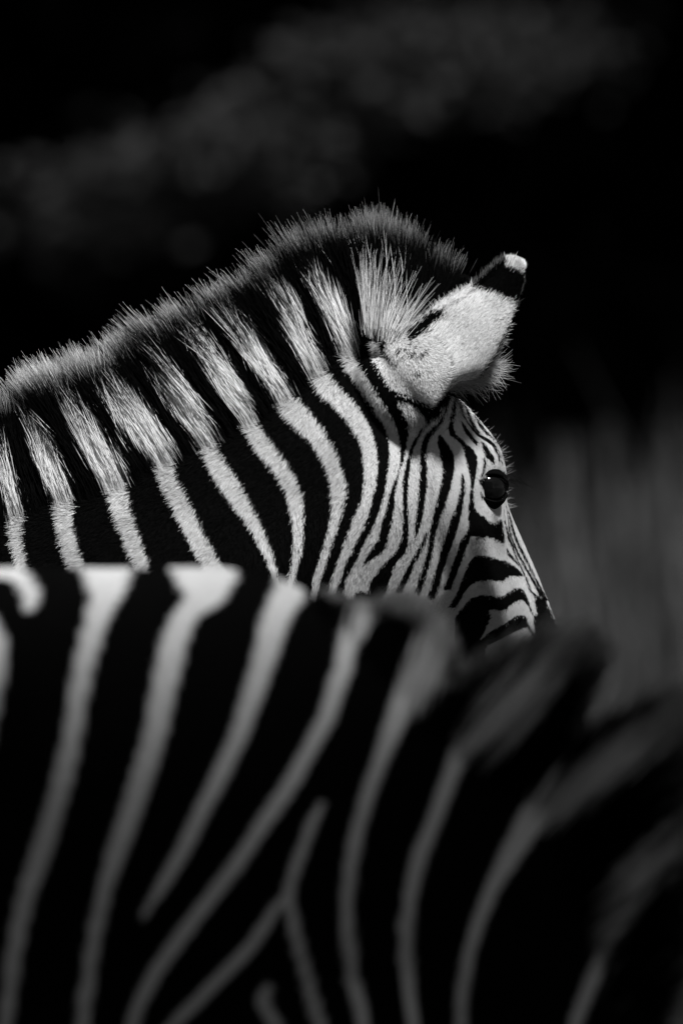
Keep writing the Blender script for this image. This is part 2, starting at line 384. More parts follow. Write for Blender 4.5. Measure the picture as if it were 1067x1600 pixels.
class Hide:
    """maps a point of a zebra (world side view) to its stripe value"""
    def __init__(self, pat, upm, seed, xlo, xhi):
        self.pat, self.upm, self.xlo, self.xhi = pat, upm, xlo, xhi
        self.nz = Noise(seed, 2.2)
    def uv(self, P):
        return 533.5 + P[:, 0] * self.upm, 800 + (CAM_Z - P[:, 2]) * self.upm
    def __call__(self, P, du=0, dv=0, pat=None):
        pat = pat or self.pat
        u, v = self.uv(P)
        val = pat.sample(u + du, v + dv)
        # beyond the drawn part: plain zebra stripes round barrel and legs
        nz = self.nz(P)
        gen = (np.sin(P[:, 0] * 39 + nz * 1.3 - .8 * (P[:, 2] - 1)) > .15).astype(float)
        leg = (np.sin(P[:, 2] * 85 + nz) > .1).astype(float)
        gen = np.where(P[:, 2] < .62, leg, gen)
        out = (u < self.xlo) | (u > self.xhi) | (P[:, 2] < .7)
        return np.where(out, gen, val)

# ------------------------------------------------------------------ lofted body pieces
def loft(rings, n_rings, n=40, shape='body'):
    """rings: (Tx,Tz, Bx,Bz, halfwidth, yc) -> verts, faces; an egg-shaped tube, narrow at the top"""
    RR = catmull(rings, n_rings)
    V, F = [], []
    th = np.linspace(0, 2 * math.pi, n, endpoint=False)
    t = (1 - np.cos(th)) / 2
    s = np.sin(th)
    if shape == 'neck':
        lat = np.sign(s) * np.abs(s) ** .9 * (.52 + .48 * smoothstep(0, .62, t))
    elif shape == 'slab':
        lat = np.sign(s) * np.abs(s) ** .62 * (1 - .38 * smoothstep(.30, .85, t))
    elif shape == 'near_neck':
        lat = np.sign(s) * np.abs(s) ** .55 * (.9 + .1 * smoothstep(0, .3, t))
    else:
        lat = np.sign(s) * np.abs(s) ** .85
    for Tx, Tz, Bx, Bz, w, yc in RR:
        for ti, la in zip(t, lat):
            V.append((Tx + (Bx - Tx) * ti, yc + la * w, Tz + (Bz - Tz) * ti))
    m = len(RR)
    for i in range(m - 1):
        for j in range(n):
            k = (j + 1) % n
            F.append((i * n + j, i * n + k, (i + 1) * n + k, (i + 1) * n + j))
    F.append(tuple(range(n))[::-1])
    F.append(tuple((m - 1) * n + j for j in range(n)))
    return np.array(V), F

def tube(pts, n_rings, n=20):
    """pts: (x,y,z,r)"""
    P = catmull(pts, n_rings)
    V, F = [], []
    for i, (x, y, z, r) in enumerate(P):
        a = P[max(0, i - 1), :3]; b = P[min(len(P) - 1, i + 1), :3]
        d = Vector(b - a).normalized()
        q = d.to_track_quat('Z', 'Y')
        for k in range(n):
            an = 2 * math.pi * k / n
            o = q @ Vector((math.cos(an) * r, math.sin(an) * r, 0))
            V.append((x + o.x, y + o.y, z + o.z))
    m = len(P)
    for i in range(m - 1):
        for j in range(n):
            k = (j + 1) % n
            F.append((i * n + j, i * n + k, (i + 1) * n + k, (i + 1) * n + j))
    F.append(tuple(range(n))[::-1])
    F.append(tuple((m - 1) * n + j for j in range(n)))
    return np.array(V), F

def fuse(name, pieces, voxel, smooth_iter=6):
    """join closed pieces and fuse them into one continuous skin"""
    V, F, o = [], [], 0
    for v, f in pieces:
        V.append(v)
        F += [tuple(i + o for i in ff) for ff in f]
        o += len(v)
    me = bpy.data.meshes.new(name + '_raw')
    me.from_pydata(np.vstack(V).tolist(), [], F)
    me.update()
    ob = bpy.data.objects.new(name + '_raw', me)
    COL.objects.link(ob)
    r = ob.modifiers.new('r', 'REMESH'); r.mode = 'VOXEL'; r.voxel_size = voxel
    s = ob.modifiers.new('s', 'SMOOTH'); s.factor = .5; s.iterations = smooth_iter
    dg = bpy.context.evaluated_depsgraph_get()
    res = bpy.data.meshes.new_from_object(ob.evaluated_get(dg))
    bpy.data.objects.remove(ob)
    bpy.data.meshes.remove(me)
    res.name = name
    res.polygons.foreach_set('use_smooth', np.ones(len(res.polygons), bool))
    return res

def coords(me):
    a = np.empty(len(me.vertices) * 3, np.float32); me.vertices.foreach_get('co', a)
    return a.reshape(-1, 3).astype(float)
def normals(me):
    a = np.empty(len(me.vertices) * 3, np.float32); me.vertex_normals.foreach_get('vector', a)
    return a.reshape(-1, 3).astype(float)

def torso_pieces(x0, yc, spine, slab):
    """barrel, legs and tail of a standing zebra, withers at x0"""
    rr = [(-.98, 1.10, .84, .05), (-.93, 1.22, .74, .17), (-.78, 1.31, .66, .25), (-.56, None, .63, .275), (-.32, None, .60, .285),
          (-.12, None, .61, .26), (.04, None, .66, .215), (.17, None, .72, .17), (.28, None, .80, .10)]
    rings = []
    for x, t, b, w in rr:
        t = t if t is not None else float(np.interp(x, spine[0], spine[1]))
        rings.append((x0 + x, t, x0 + x, b, w, yc))
    P = [loft(rings, 60, 48, 'slab' if slab else 'body')]
    for s, sh in ((-1, .03), (1, -.05)):
        y = yc + s * .13
        P.append(tube([(x0 + .06, y * 1.0, .98, .085), (x0 + .08, y, .84, .10), (x0 + .06, y, .70, .075), (x0 + .09 + sh, y, .56, .055), (x0 + .11 + sh, y, .42, .047),
                       (x0 + .10 + sh, y, .28, .03), (x0 + .10 + sh, y, .15, .032), (x0 + .12 + sh, y, .07, .034), (x0 + .135 + sh, y, .03, .036)], 40))
        P.append(tube([(x0 - .74, y, 1.05, .12), (x0 - .72, y, .90, .15), (x0 - .66, y, .74, .115), (x0 - .72 + sh, y, .60, .075), (x0 - .85 + sh, y, .47, .05),
                       (x0 - .86 + sh, y, .32, .034), (x0 - .83 + sh, y, .16, .034), (x0 - .81 + sh, y, .07, .036), (x0 - .795 + sh, y, .03, .038)], 44))
    P.append(tube([(x0 - .93, yc, 1.2, .04), (x0 - 1.02, yc, 1.12, .03), (x0 - 1.06, yc, .95, .022), (x0 - 1.07, yc, .78, .016)], 20, 12))
    return P

def hoof_obj(x, y, parent):
    n = 18
    V, F = [], []
    prof = [(0.0, .052, .012), (.02, .050, .010), (.05, .042, .004), (.062, .034, 0)]
    for z, r, dx in prof:
        for k in range(n):
            a = 2 * math.pi * k / n
            V.append((x + dx + r * 1.15 * math.cos(a), y + r * math.sin(a), z))
    for i in range(len(prof) - 1):
        for j in range(n):
            F.append((i * n + j, i * n + (j + 1) % n, (i + 1) * n + (j + 1) % n, (i + 1) * n + j))
    F.append(tuple(range(n))[::-1]); F.append(tuple((len(prof) - 1) * n + j for j in range(n)))
    return mesh_obj('hoof', V, F, M_HOOF, parent)

class HeadFrame:
    def __init__(self, poll, yaw, pitch):
        a, p = R(yaw), R(pitch)
        self.O = np.array(poll, float)
        self.L = np.array((math.cos(p) * math.cos(a), math.cos(p) * math.sin(a), -math.sin(p)))
        self.U = np.array((math.sin(p) * math.cos(a), math.sin(p) * math.sin(a), math.cos(p)))
        self.W = np.array((math.sin(a), -math.cos(a), 0.0))      # towards the near side
    def w(self, l, u, w):
        l, u, w = np.asarray(l, float), np.asarray(u, float), np.asarray(w, float)
        return self.O + l[..., None] * self.L + u[..., None] * self.U + w[..., None] * self.W
    def loc(self, P):
        d = P - self.O
        return d @ self.L, d @ self.U, d @ self.W

def head_piece(hf):
    # top l, top u, bottom l, bottom u, half width
    rr = [(.00, -.055, .03, -.12, .03), (.012, -.035, .05, -.165, .052), (.04, -.018, .075, -.20, .068), (.08, -.006, .10, -.228, .078), (.12, .006, .13, -.238, .084), (.165, .014, .17, -.235, .088),
          (.21, .008, .21, -.212, .083), (.26, -.008, .26, -.18, .070), (.32, -.016, .32, -.145, .058), (.38, -.026, .38, -.125, .052), (.43, -.036, .43, -.120, .051), (.475, -.05, .475, -.122, .048), (.50, -.066, .50, -.115, .038), (.507, -.078, .507, -.10, .02)]
    RR = catmull(rr, 70)
    n = 48
    th = np.linspace(0, 2 * math.pi, n, endpoint=False)
    t = (1 - np.cos(th)) / 2
    s = np.sin(th)
    V, F = [], []
    for lt, ut, lb, ub, w in RR:
        jaw = .72 + .28 * (1 - smoothstep(.45, .95, t))
        nose = .25 * smoothstep(.2, .3, lt)
        lat = np.sign(s) * np.abs(s) ** .78 * w * jaw * (.9 - nose + (.1 + nose) * smoothstep(0, .4, t))
        u = ut + (ub - ut) * t
        V.append(hf.w(lt + (lb - lt) * t, u, lat))
    m = len(RR)
    for i in range(m - 1):
        for j in range(n):
            k = (j + 1) % n
            F.append((i * n + j, i * n + k, (i + 1) * n + k, (i + 1) * n + j))
    F.append(tuple(range(n))[::-1]); F.append(tuple((m - 1) * n + j for j in range(n)))
    return np.vstack(V), F

def sculpt_head(me, hf, P):
    """orbit, brow, facial crest, cheek"""
    l, u, w = hf.loc(P)
    aw = np.abs(w); sg = np.sign(w)
    add = np.zeros_like(P)
    def bump(l0, u0, rl, ru, amp, axis='w', wmin=.03):
        g = np.exp(-((l - l0) / rl) ** 2 - ((u - u0) / ru) ** 2) * smoothstep(wmin, wmin + .03, aw)
        return g * amp
    out = bump(.168, -.020, .030, .020, .012) + bump(.19, -.05, .045, .035, .008)        # brow and orbit
    out += bump(.14, -.15, .075, .075, .012)                                             # cheek
    out -= bump(.27, -.035, .05, .025, .003)                                             # hollow before the eye
    crest = np.exp(-((u - (-.085 - .12 * (l - .2))) / .012) ** 2) * smoothstep(.19, .22, l) * (1 - smoothstep(.30, .36, l)) * smoothstep(.03, .05, aw)
    out += crest * .006
    out += bump(.46, -.085, .025, .02, .006)
    out -= bump(.190, -.050, .016, .014, .006)                                           # eye socket
    near = smoothstep(-.06, 0, l) * (1 - smoothstep(.52, .6, l)) * (np.abs(u) < .3)
    P = P + (out * near * sg)[:, None] * hf.W
    return P

def ear_piece(conv, depth0, mirror=None, bul=1.0):
    L = catmull(EAR_L, 26); Rr = catmull(EAR_R, 26)
    bulge = np.interp(np.linspace(0, 1, 26), [0, .15, .3, .5, .7, .85, 1], [.016, .020, .020, .019, .016, .011, .007]) * bul
    n = 17
    V, F = [], []
    q = np.linspace(0, 1, n)
    for i in range(26):
        for side in (0, 1):
            for t in (q if side == 0 else q[::-1]):
                x = L[i, 0] + (Rr[i, 0] - L[i, 0]) * t
                y = L[i, 1] + (Rr[i, 1] - L[i, 1]) * t
                b = bulge[i] * (1 - (2 * t - 1) ** 2) ** .75
                s = i / 25
                thick = .0 if side == 0 else (.013 * (1 - .3 * s) * (1 - (2 * t - 1) ** 8) + .004)
                Y = depth0 - b + thick - .058 * t * (1 - .4 * s) + .018 - .004 * s
                V.append(conv(x, y, Y))
    m = 2 * n
    for i in range(25):
        for j in range(m):
            k = (j + 1) % m
            F.append((i * m + j, i * m + k, (i + 1) * m + k, (i + 1) * m + j))
    F.append(tuple(range(m))[::-1]); F.append(tuple(25 * m + j for j in range(m)))
    V = np.array(V)
    return V, F

# ------------------------------------------------------------------ hair
def hair_obj(name, pts, radius, shade, mat, parent, nrm=None):
    """pts (n,k,3); radius (n,k); shade (n,) or (n,k)"""
    n, k, _ = pts.shape
    cu = bpy.data.hair_curves.new(name)
    cu.add_curves([k] * n)
    cu.position_data.foreach_set('vector', np.ascontiguousarray(pts, np.float32).ravel())
    ra = cu.attributes.get('radius') or cu.attributes.new('radius', 'FLOAT', 'POINT')
    ra.data.foreach_set('value', np.ascontiguousarray(radius, np.float32).ravel())
    a = cu.attributes.new('shade', 'FLOAT', 'POINT')
    sh = shade if shade.ndim == 2 else np.repeat(shade[:, None], k, 1)
    a.data.foreach_set('value', np.ascontiguousarray(sh, np.float32).ravel())
    if nrm is None:
        nrm = np.tile(np.array((0, -.5, .5)), (n, 1))
    if nrm.ndim == 2: nrm = np.repeat(nrm[:, None, :], k, 1)
    a = cu.attributes.new('skin_normal', 'FLOAT_VECTOR', 'POINT')
    a.data.foreach_set('vector', np.ascontiguousarray(nrm, np.float32).ravel())
    cu.materials.append(mat)
    o = bpy.data.objects.new(name, cu)
    link(o, parent)
    return o

def scatter(me, P, N, weight_fn, count, r):
    """random points on triangles; weight_fn(centroid, normal)->density"""
    me.calc_loop_triangles()
    T = np.empty(len(me.loop_triangles) * 3, np.int32); me.loop_triangles.foreach_get('vertices', T)
    T = T.reshape(-1, 3)
    a, b, c = P[T[:, 0]], P[T[:, 1]], P[T[:, 2]]
    area = np.linalg.norm(np.cross(b - a, c - a), axis=1) * .5
    cen = (a + b + c) / 3
    nn = N[T].mean(1)
    w = area * weight_fn(cen, nn)
    idx = r.choice(len(T), count, p=w / w.sum())
    u = r.random((count, 2)); f = u.sum(1) > 1; u[f] = 1 - u[f]
    t = T[idx]
    bc = np.stack([1 - u.sum(1), u[:, 0], u[:, 1]], 1)
    p = (P[t] * bc[..., None]).sum(1)
    n = (N[t] * bc[..., None]).sum(1)
    n /= np.linalg.norm(n, axis=1)[:, None] + 1e-9
    return p, n

def coat(p, n, D, L, lift, r, k=4, curl=.25):
    """short lying hairs from roots p along direction D"""
    D = D - (D * n).sum(1)[:, None] * n
    D /= np.linalg.norm(D, axis=1)[:, None] + 1e-9
    side = np.cross(n, D)
    jit = r.normal(0, .16, len(p))
    D = D + side * jit[:, None]
    t = np.linspace(0, 1, k)
    lift = lift * r.uniform(.5, 1.5, len(p))
    bend = r.normal(0, curl, len(p))
    pts = (p - n * .0008)[:, None, :] + L[:, None, None] * (
        D[:, None, :] * t[None, :, None]
        + n[:, None, :] * (lift[:, None] * (t - .35 * t * t)[None, :])[..., None]
        + side[:, None, :] * (bend[:, None] * (t * t)[None, :] * .5)[..., None])
    return pts

def mane_roots(me, C, N, hide, CR, band, count, r):
    """roots scattered on the skin along the crest; returns roots, crest parameters, depth below the crest, lateral side"""
    o = np.argsort(CR[:, 0])
    cu, cv, cx, cz = CR[o, 0], CR[o, 1], CR[o, 2], CR[o, 3]
    def depth(P):
        u, v = hide.uv(P)
        dn = np.zeros(len(u))
        for _ in range(4):
            uc = u + np.interp(u + dn, cu, cx) * dn
            dn = (v - np.interp(uc, cu, cv)) * 1.0
        return u, v, dn
    def dens(c, n):
        u, v, dn = depth(c)
        k = (u > cu[0]) & (u < cu[-1]) & (dn > -25) & (dn < band)
        if CR.shape[1] > 5:                                     # keep off ear and cheek
            off = c[:, 1] - np.interp(u, cu, CR[o, 5])
            k &= (np.abs(off) < np.where(u > 570, .036, .06)) & (off > np.where(u > 562, -.016, -.06))
        return k * (1 - np.clip(dn / band, 0, 1)) ** 2.2 * np.where(u > 590, 2.5, 1)
    p, n = scatter(me, C, N, dens, count, r)
    u, v, dn = depth(p)
    dn = np.clip(dn, 0, band)
    uc = u + np.interp(u, cu, cx) * dn
    G = np.stack([np.interp(uc, cu, CR[o, k]) for k in range(CR.shape[1])], 1)
    s = np.interp(uc, cu, np.concatenate([[0], np.cumsum(np.hypot(np.diff(cu), np.diff(cv)))]))
    return p, n, G, s, dn

# ------------------------------------------------------------------ ground and far background come last in cost but first in order
def build_ground():
    n = 60
    xs = np.concatenate([np.linspace(-260, -32, 10), np.linspace(-30, 30, 50), np.linspace(32, 260, 10)])
    ys = np.concatenate([np.linspace(-60, -16, 8), np.linspace(-14, 60, 70), np.linspace(66, 420, 14)])
    X, Y = np.meshgrid(xs, ys)
    Z = ground_z(X, Y)
    V = np.stack([X, Y, Z], -1).reshape(-1, 3)
    nx = len(xs)
    F = [(j * nx + i, j * nx + i + 1, (j + 1) * nx + i + 1, (j + 1) * nx + i) for j in range(len(ys) - 1) for i in range(nx - 1)]
    o = mesh_obj('ground', V, F, M_SOIL)
    tag(o, 'dark soil rising gently behind the zebras', None, None, 'structure')

def ground_z(X, Y):
    X, Y = np.asarray(X, float), np.asarray(Y, float)
    rise = .85 * smoothstep(4, 16, Y) + .5 * smoothstep(16, 40, Y)
    bump = .05 * np.sin(X * 1.3 + Y * .7) * smoothstep(5, 9, np.abs(Y))
    return rise + bump

build_ground()

# ------------------------------------------------------------------ the far zebra, in focus
FU = 1500.0
def fpx(x, y, Y=0.0):
    return ((x - 533.5) / FU, Y, CAM_Z + (800 - y) / FU)

def build_far_zebra():
    pat = far_pattern()
    pat_ear = far_pattern_ear(pat)
    hide = Hide(pat_ear, FU, 3, -120, 1100)
    hf = HeadFrame((0.066, 0.035, 1.589), 30, 58)
    x0 = (-330 - 533.5) / FU
    spine = ((-.6, -.3, -.1, .05, .2, .3), (1.30, 1.275, 1.28, 1.295, 1.28, 1.2))
    yb = -.10
    P = torso_pieces(x0, yb, spine, False)
    rings = []
    for T, B, w, yc in [((-470, 960), (-330, 1640), .19, -.10), ((-250, 925), (0, 1560), .165, -.10), ((-84, 840), (170, 1440), .145, -.085), ((26, 786), (290, 1330), .132, -.07),
                        ((184, 734), (400, 1220), .125, -.05), ((324, 671), (490, 1130), .118, -.03), ((434, 608), (560, 1070), .112, -.01), ((530, 542), (620, 1020), .103, .005),
                        ((600, 522), (660, 980), .092, .02), ((655, 530), (700, 950), .075, .04)]:
        a, b = fpx(*T), fpx(*B)
        rings.append((a[0], a[2], b[0], b[2], w, yc))
    P.append(loft(rings, 70, 48, 'neck'))
    P.append(head_piece(hf))
    P.append(ear_piece(lambda x, y, Y: fpx(x, y, Y), -.055))
    # bulb at the ear's root
    c = fpx(636, 578, -.045)
    P.append(tube([(c[0] - .042, -.016, c[2] - .010, .018), (c[0] - .026, -.030, c[2] - .014, .030), (c[0] - .008, -.034, c[2] - .030, .043), (c[0] + .012, -.040, c[2] - .028, .045), (c[0] + .034, -.058, c[2] + .002, .030)], 14))
    # the other ear, behind the mane
    E2 = ear_piece(lambda x, y, Y: fpx(x, y, Y), 0.0)
    V2 = E2[0]; c2 = np.array(fpx(640, 590, 0)); V2 = (V2 - c2) * np.array((.8, -.8, .72)) + np.array(fpx(610, 560, .12))
    P.append((V2, [f[::-1] for f in E2[1]]))
    me = fuse('zebra', P, .0036, 5)
    C = sculpt_head(me, hf, coords(me))
    me.vertices.foreach_set('co', C.astype(np.float32).ravel()); me.update()
    bm = bmesh.new(); bm.from_mesh(me)
    sel = []
    for e in bm.edges:
        c = e.verts[0].co
        uu = 533.5 + c.x * FU; vv = 800 + (CAM_Z - c.z) * FU
        if uu > 560 and vv < 1080 and c.y < .16: sel.append(e)
    bmesh.ops.subdivide_edges(bm, edges=sel, cuts=1, use_grid_fill=True)
    bm.to_mesh(me); bm.free()
    me.polygons.foreach_set('use_smooth', np.ones(len(me.polygons), bool))
    C = coords(me)
    # soften the join of ear and skull
    ed = np.empty(len(me.edges) * 2, np.int32); me.edges.foreach_get('vertices', ed); ed = ed.reshape(-1, 2)
    u, v = hide.uv(C)
    g = smoothstep(100, 45, np.hypot(u - 662, v - 572)) * (C[:, 1] < .0)
    ed = ed[(g[ed[:, 0]] > 0) & (g[ed[:, 1]] > 0)]
    deg = np.bincount(ed.ravel(), minlength=len(C)).astype(float)
    for _ in range(80):
        acc = np.zeros_like(C)
        for k in range(3):
            acc[:, k] = np.bincount(ed[:, 0], C[ed[:, 1], k], len(C)) + np.bincount(ed[:, 1], C[ed[:, 0], k], len(C))
        ok = deg > 2
        C[ok] += (acc[ok] / deg[ok, None] - C[ok]) * (.6 * g[ok])[:, None]
    # trim the profile of forehead and nose
    prof = np.array([(690,602),(700,610),(722,625),(750,650),(775,680),(789,705),(795,735),(796,760),(795,782),(803,805),(819,840),(842,890),(868,955),(885,1010),(898,1060)], float)
    u, v = hide.uv(C)
    hd = (u > 640) & (C[:, 1] > -.12) & (hf.loc(C)[0] > .06)
    rows = np.arange(606, 1060, 4.0)
    act = np.array([u[hd & (np.abs(v - q) < 4)].max() for q in rows])
    dl = np.interp(rows, prof[:, 1], prof[:, 0]) - 2.5 - act
    dl = np.convolve(np.pad(dl, 2, 'edge'), np.ones(5) / 5, 'valid')
    print('profile trim', dl[::8].round(1))
    C[:, 0] += np.where(hd, np.interp(v, rows, dl) * smoothstep(60, 0, np.interp(v, prof[:, 1], prof[:, 0]) - u) / FU, 0)
    me.vertices.foreach_set('co', C.astype(np.float32).ravel()); me.update()
    N = normals(me)
    val = hide(C)
    at = me.attributes.new('shade', 'FLOAT', 'POINT')
    at.data.foreach_set('value', (BLACK + val * (WHITE * .85 - BLACK)).astype(np.float32))
    me.materials.append(M_HIDE)
    z = bpy.data.objects.new('zebra', me)
    link(z)
    tag(z, 'sharp zebra behind, head turned away, erect mane and one ear up', 'zebra', 'zebras')
    for s, sh in ((-1, .03), (1, -.05)):
        hoof_obj(x0 + .14 + sh, yb + s * .13, z); hoof_obj(x0 - .79 + sh, yb + s * .13, z)

    # --- line of the crest: position, lie of the mane, length
    crest = [(-330,918,-.05,-1,.035),(-200,893,-.08,-1,.085),(-80,862,-.12,-.99,.112),(30,812,-.22,-.975,.128),(101,790,-.36,-.93,.142),(188,764,-.46,-.89,.143),(258,728,-.52,-.85,.143),(324,700,-.53,-.85,.152),
             (385,668,-.55,-.835,.154),(440,634,-.57,-.82,.148),(490,594,-.49,-.87,.140),(540,560,-.42,-.905,.142),(590,530,-.16,-.987,.138),(625,520,.06,-.99,.122),(655,515,.30,-.95,.104),(690,522,.55,-.83,.085),(715,545,.66,-.75,.060)]
    yc = [-.10,-.10,-.087,-.07,-.062,-.05,-.04,-.03,-.02,-.01,0,.005,.012,.02,.03,.045,.055]
    lf = [1 - float(smoothstep(540, 600, c[0])) for c in crest]
    crest = [(c[0] - 10 * f, c[1] - 4 - 28 * f, c[2], c[3], c[4] * .97 - .004 - .013 * f) for c, f in zip(crest, lf)]
    CR = catmull([c + (y,) for c, y in zip(crest, yc)], 600)
    # --- coat
    r = np.random.default_rng(11)
    def dens(c, n):
        u, v = hide.uv(c)
        d = ((u > -80) & (u < 1000) & (v > 330) & (v < 1130)).astype(float)
        d *= np.where(n[:, 1] < .25, 1, .12)
        face = smoothstep(640, 720, u)
        return d * (1 + 2.6 * face)
    cnt = 480000
    p, n = scatter(me, C, N, dens, cnt, r)
    u, v = hide.uv(p)
    # lie of the hair over the neck (image right = +x)
    k1 = smoothstep(0, 1, (u * .75 + (v - 560) * .7) / 640.0)
    dx = -.92 * (1 - k1) - .25 * k1; dz = -.38 * (1 - k1) - .95 * k1
    face = smoothstep(655, 700, u) * smoothstep(610, 660, v)
    hl, hu, hw = hf.loc(p)
    fd = -.25 * hf.U + hf.L * .9
    D = np.stack([dx, -.0 * dx, dz], 1)
    D = D * (1 - face)[:, None] + fd[None, :] * face[:, None]
    # ear hair runs to the tip
    earm = np.zeros(len(p), bool)
    pe = Pattern(-140, 290, 1120, 1180); pe.poly(EAR_POLY, 1)
    earm = (pe.sample(u, v) > .5) & (p[:, 1] < -.02)
    base = ((u - 636) ** 2 + (v - 580) ** 2 < 62 ** 2) & (p[:, 1] < -.03)
    D[earm] = np.array((.66, 0, .72))
    rad = np.stack([(u - 612) / 60., 0 * u, -(v - 545) / 60.], 1)
    wb = smoothstep(85, 35, np.hypot(u - 632, v - 585)) * (p[:, 1] < -.03)
    D = D * (1 - wb)[:, None] + (rad * .5 + np.array((.1, 0, -.75))) * wb[:, None]
    nz1, nz2 = Noise(5, 45), Noise(6, 140)
    D = D + .18 * np.stack([nz1(p), nz2(p), nz1(p[:, ::-1])], 1)
    shortc = np.maximum(face, .75 * smoothstep(470, 640, u) * smoothstep(560, 680, v))
    L = (.0085 * (1 - shortc) + .0042 * shortc) * r.uniform(.7, 1.3, cnt)
    near_crest = 0
    L = np.where(earm, .0085, L); L = np.where(wb > .3, .0055, L)
    lift = np.where(face > .5, .22, .34)
    dn = v - np.interp(u, CR[:, 0], CR[:, 1])
    wc = smoothstep(62, 22, dn) * (u < 560) * r.uniform(.3, 1, cnt)
    md = np.stack([np.interp(u, CR[:, 0], CR[:, 2]), 0 * u, -np.interp(u, CR[:, 0], CR[:, 3])], 1)
    D = D * (1 - wc)[:, None] + md * wc[:, None]
    L = L + .010 * wc * r.uniform(.3, 1, cnt)
    pts = coat(p, n, D, L, lift, r)
    # a hair's colour belongs to the patch it lies over
    jt = np.where(earm | (wb > .3), 3.2, 1.5)
    sh = hide(pts[:, 2, :] * .65 + p * .35, r.normal(0, 1, cnt) * jt, r.normal(0, 1, cnt) * jt)
    # individual tone
    tone = np.clip(1 + .10 * nz1(p) + r.normal(0, .16, cnt), .45, 1.4)
    greyhair = (r.random(cnt) < .05)
    col = BLACK * r.uniform(.6, 1.5, cnt) + (sh > .5) * (WHITE * tone * np.where(greyhair, .45, 1))
    col = np.where((earm | (wb > .3)) & (sh > .5), col * 1.5, col)
    rad_ = np.array([.00022, .00022, .00018, .00005])[None, :] * r.uniform(.8, 1.25, cnt)[:, None]
    o = hair_obj('coat', pts, rad_, col, M_FUR, z, n)
    tag(o, kind='stuff')

    # --- mane
    n_m = 66000
    root, rn, G, s, down = mane_roots(me, C, N, hide, CR, 48.0, n_m, r)
    # tufts
    tuft = np.floor(s / 10.0 + r.normal(0, .18, n_m) ).astype(int)
    soff = (s - (tuft + .5) * 10.0) / FU
    tr = np.random.default_rng(5)
    tj = tr.normal(0, 1, (4000, 4))
    T4 = tj[tuft % 4000]
    lat = np.clip((root[:, 1] - G[:, 5]) / .026, -1.4, 1.4)
    root = root - rn * .002
    d = np.stack([G[:, 2], 0 * s, -G[:, 3]], 1)
    d[:, 0] += T4[:, 0] * .06 + r.normal(0, .055, n_m); d[:, 2] += r.normal(0, .03, n_m)
    d[:, 1] += -lat * .11 + T4[:, 1] * .05 + r.normal(0, .035, n_m)
    d /= np.linalg.norm(d, axis=1)[:, None]
    big = Noise(31, .035, 1)(s[:, None]) * .012 + Noise(32, .16, 1)(s[:, None]) * .028
    Lm = G[:, 4] * (1 + T4[:, 2] * .05 + big) * np.clip(1 - np.abs(r.normal(0, .09, n_m)), .5, 1.0)
    pale = r.random(n_m) < np.clip(.28 + .22 * T4[:, 3], .05, .8)
    Lm = np.where(pale, Lm * r.uniform(.92, 1.05, n_m), Lm * r.uniform(.78, .93, n_m))
    stray = r.random(n_m) < .012
    Lm = np.where(stray, Lm * 1.10, Lm) + down / FU
    k = 8
    t = np.linspace(0, 1, k)
    bendv = np.stack([r.normal(0, .07, n_m) - .03 + .05 * T4[:, 1], r.normal(0, .04, n_m), r.normal(0, .02, n_m)], 1)
    wig = r.normal(0, .013, (n_m, 3)); ph = r.uniform(0, 6.28, n_m)
    pts = root[:, None, :] + Lm[:, None, None] * (d[:, None, :] * t[None, :, None] + bendv[:, None, :] * (t ** 2)[None, :, None]
          + wig[:, None, :] * np.sin(ph[:, None] + t[None, :] * 7)[..., None])
    pts = pts + rn[:, None, :] * (.006 * np.sin(np.clip(t * 3.5, 0, 1) * math.pi) * .6)[None, :, None]
    tang = np.stack([-d[:, 2] * -1, 0 * s, -d[:, 0]], 1)
    pts = pts - tang[:, None, :] * (soff * .95)[:, None, None] * (t ** 1.5)[None, :, None]
    flat = pts.reshape(-1, 3)
    uu, vv = hide.uv(flat)
    ju = np.repeat(r.normal(0, 4.5, n_m), k); 
    sv = pat.sample(uu + ju, vv).reshape(n_m, k)
    # near the ear tuft: fanning pale strands
    tt = (t[None, :] * Lm[:, None] - (down / FU)[:, None]) / G[:, 4][:, None]
    endw = r.uniform(.34, .80, n_m)[:, None]
    sv = np.where(tt < endw, sv, sv * .25)
    fan = (G[:, 0] > 575) & (G[:, 0] < 640) & (lat < .25)
    fanw = np.clip(1.0 - (np.abs(G[:, 0] - 597) / 42.0) ** 2, 0, 1)
    fan_s = fan & (r.random(n_m) < fanw * .10)
    fan_e = (.25 + .72 * r.random(n_m) ** .8)[:, None]
    sv = np.where(fan_s[:, None], np.where(tt < fan_e, 1.0, 0.0), sv)
    tone = np.clip(1.08 + r.normal(0, .16, n_m), .5, 1.5)[:, None]
    tipstart = .89 + r.normal(0, .03, n_m)
    tipv = np.clip((tt - tipstart[:, None]) / .06, 0, 1) * np.where(pale, 1, .12)[:, None]
    tipamt = np.interp(G[:, 0], [-330, 0, 420, 520, 640, 720], [.80, .80, .66, .42, .30, .26])[:, None] * np.clip(r.normal(1, .35, n_m), .1, 1.8)[:, None]
    grow = np.interp(t, [0, .12, .4], [.92, 1.05, 1.36])[None, :]
    col = BLACK * 1.2 + (sv > .5) * WHITE * grow * tone
    col = col * (1 - tipv) + tipamt * tipv
    rad_ = np.interp(t, [0, .15, .3, .8, 1], [.00010, .00026, .00034, .00024, .00007])[None, :] * r.uniform(.75, 1.25, n_m)[:, None]
    mn = np.stack([0 * lat, np.clip(lat * 1.4 - .6, -1, 1), .62 + .3 * (1 - np.abs(np.clip(lat, -1, 1)))], 1)
    mn = mn[:, None, :] + np.array((0, 0, 1.0))[None, None, :] * (np.clip((tt - .7) / .3, 0, 1) * .8)[..., None]
    mn /= np.linalg.norm(mn, axis=2)[..., None]
    o = hair_obj('mane', pts, rad_, col, M_MANE, z, mn)
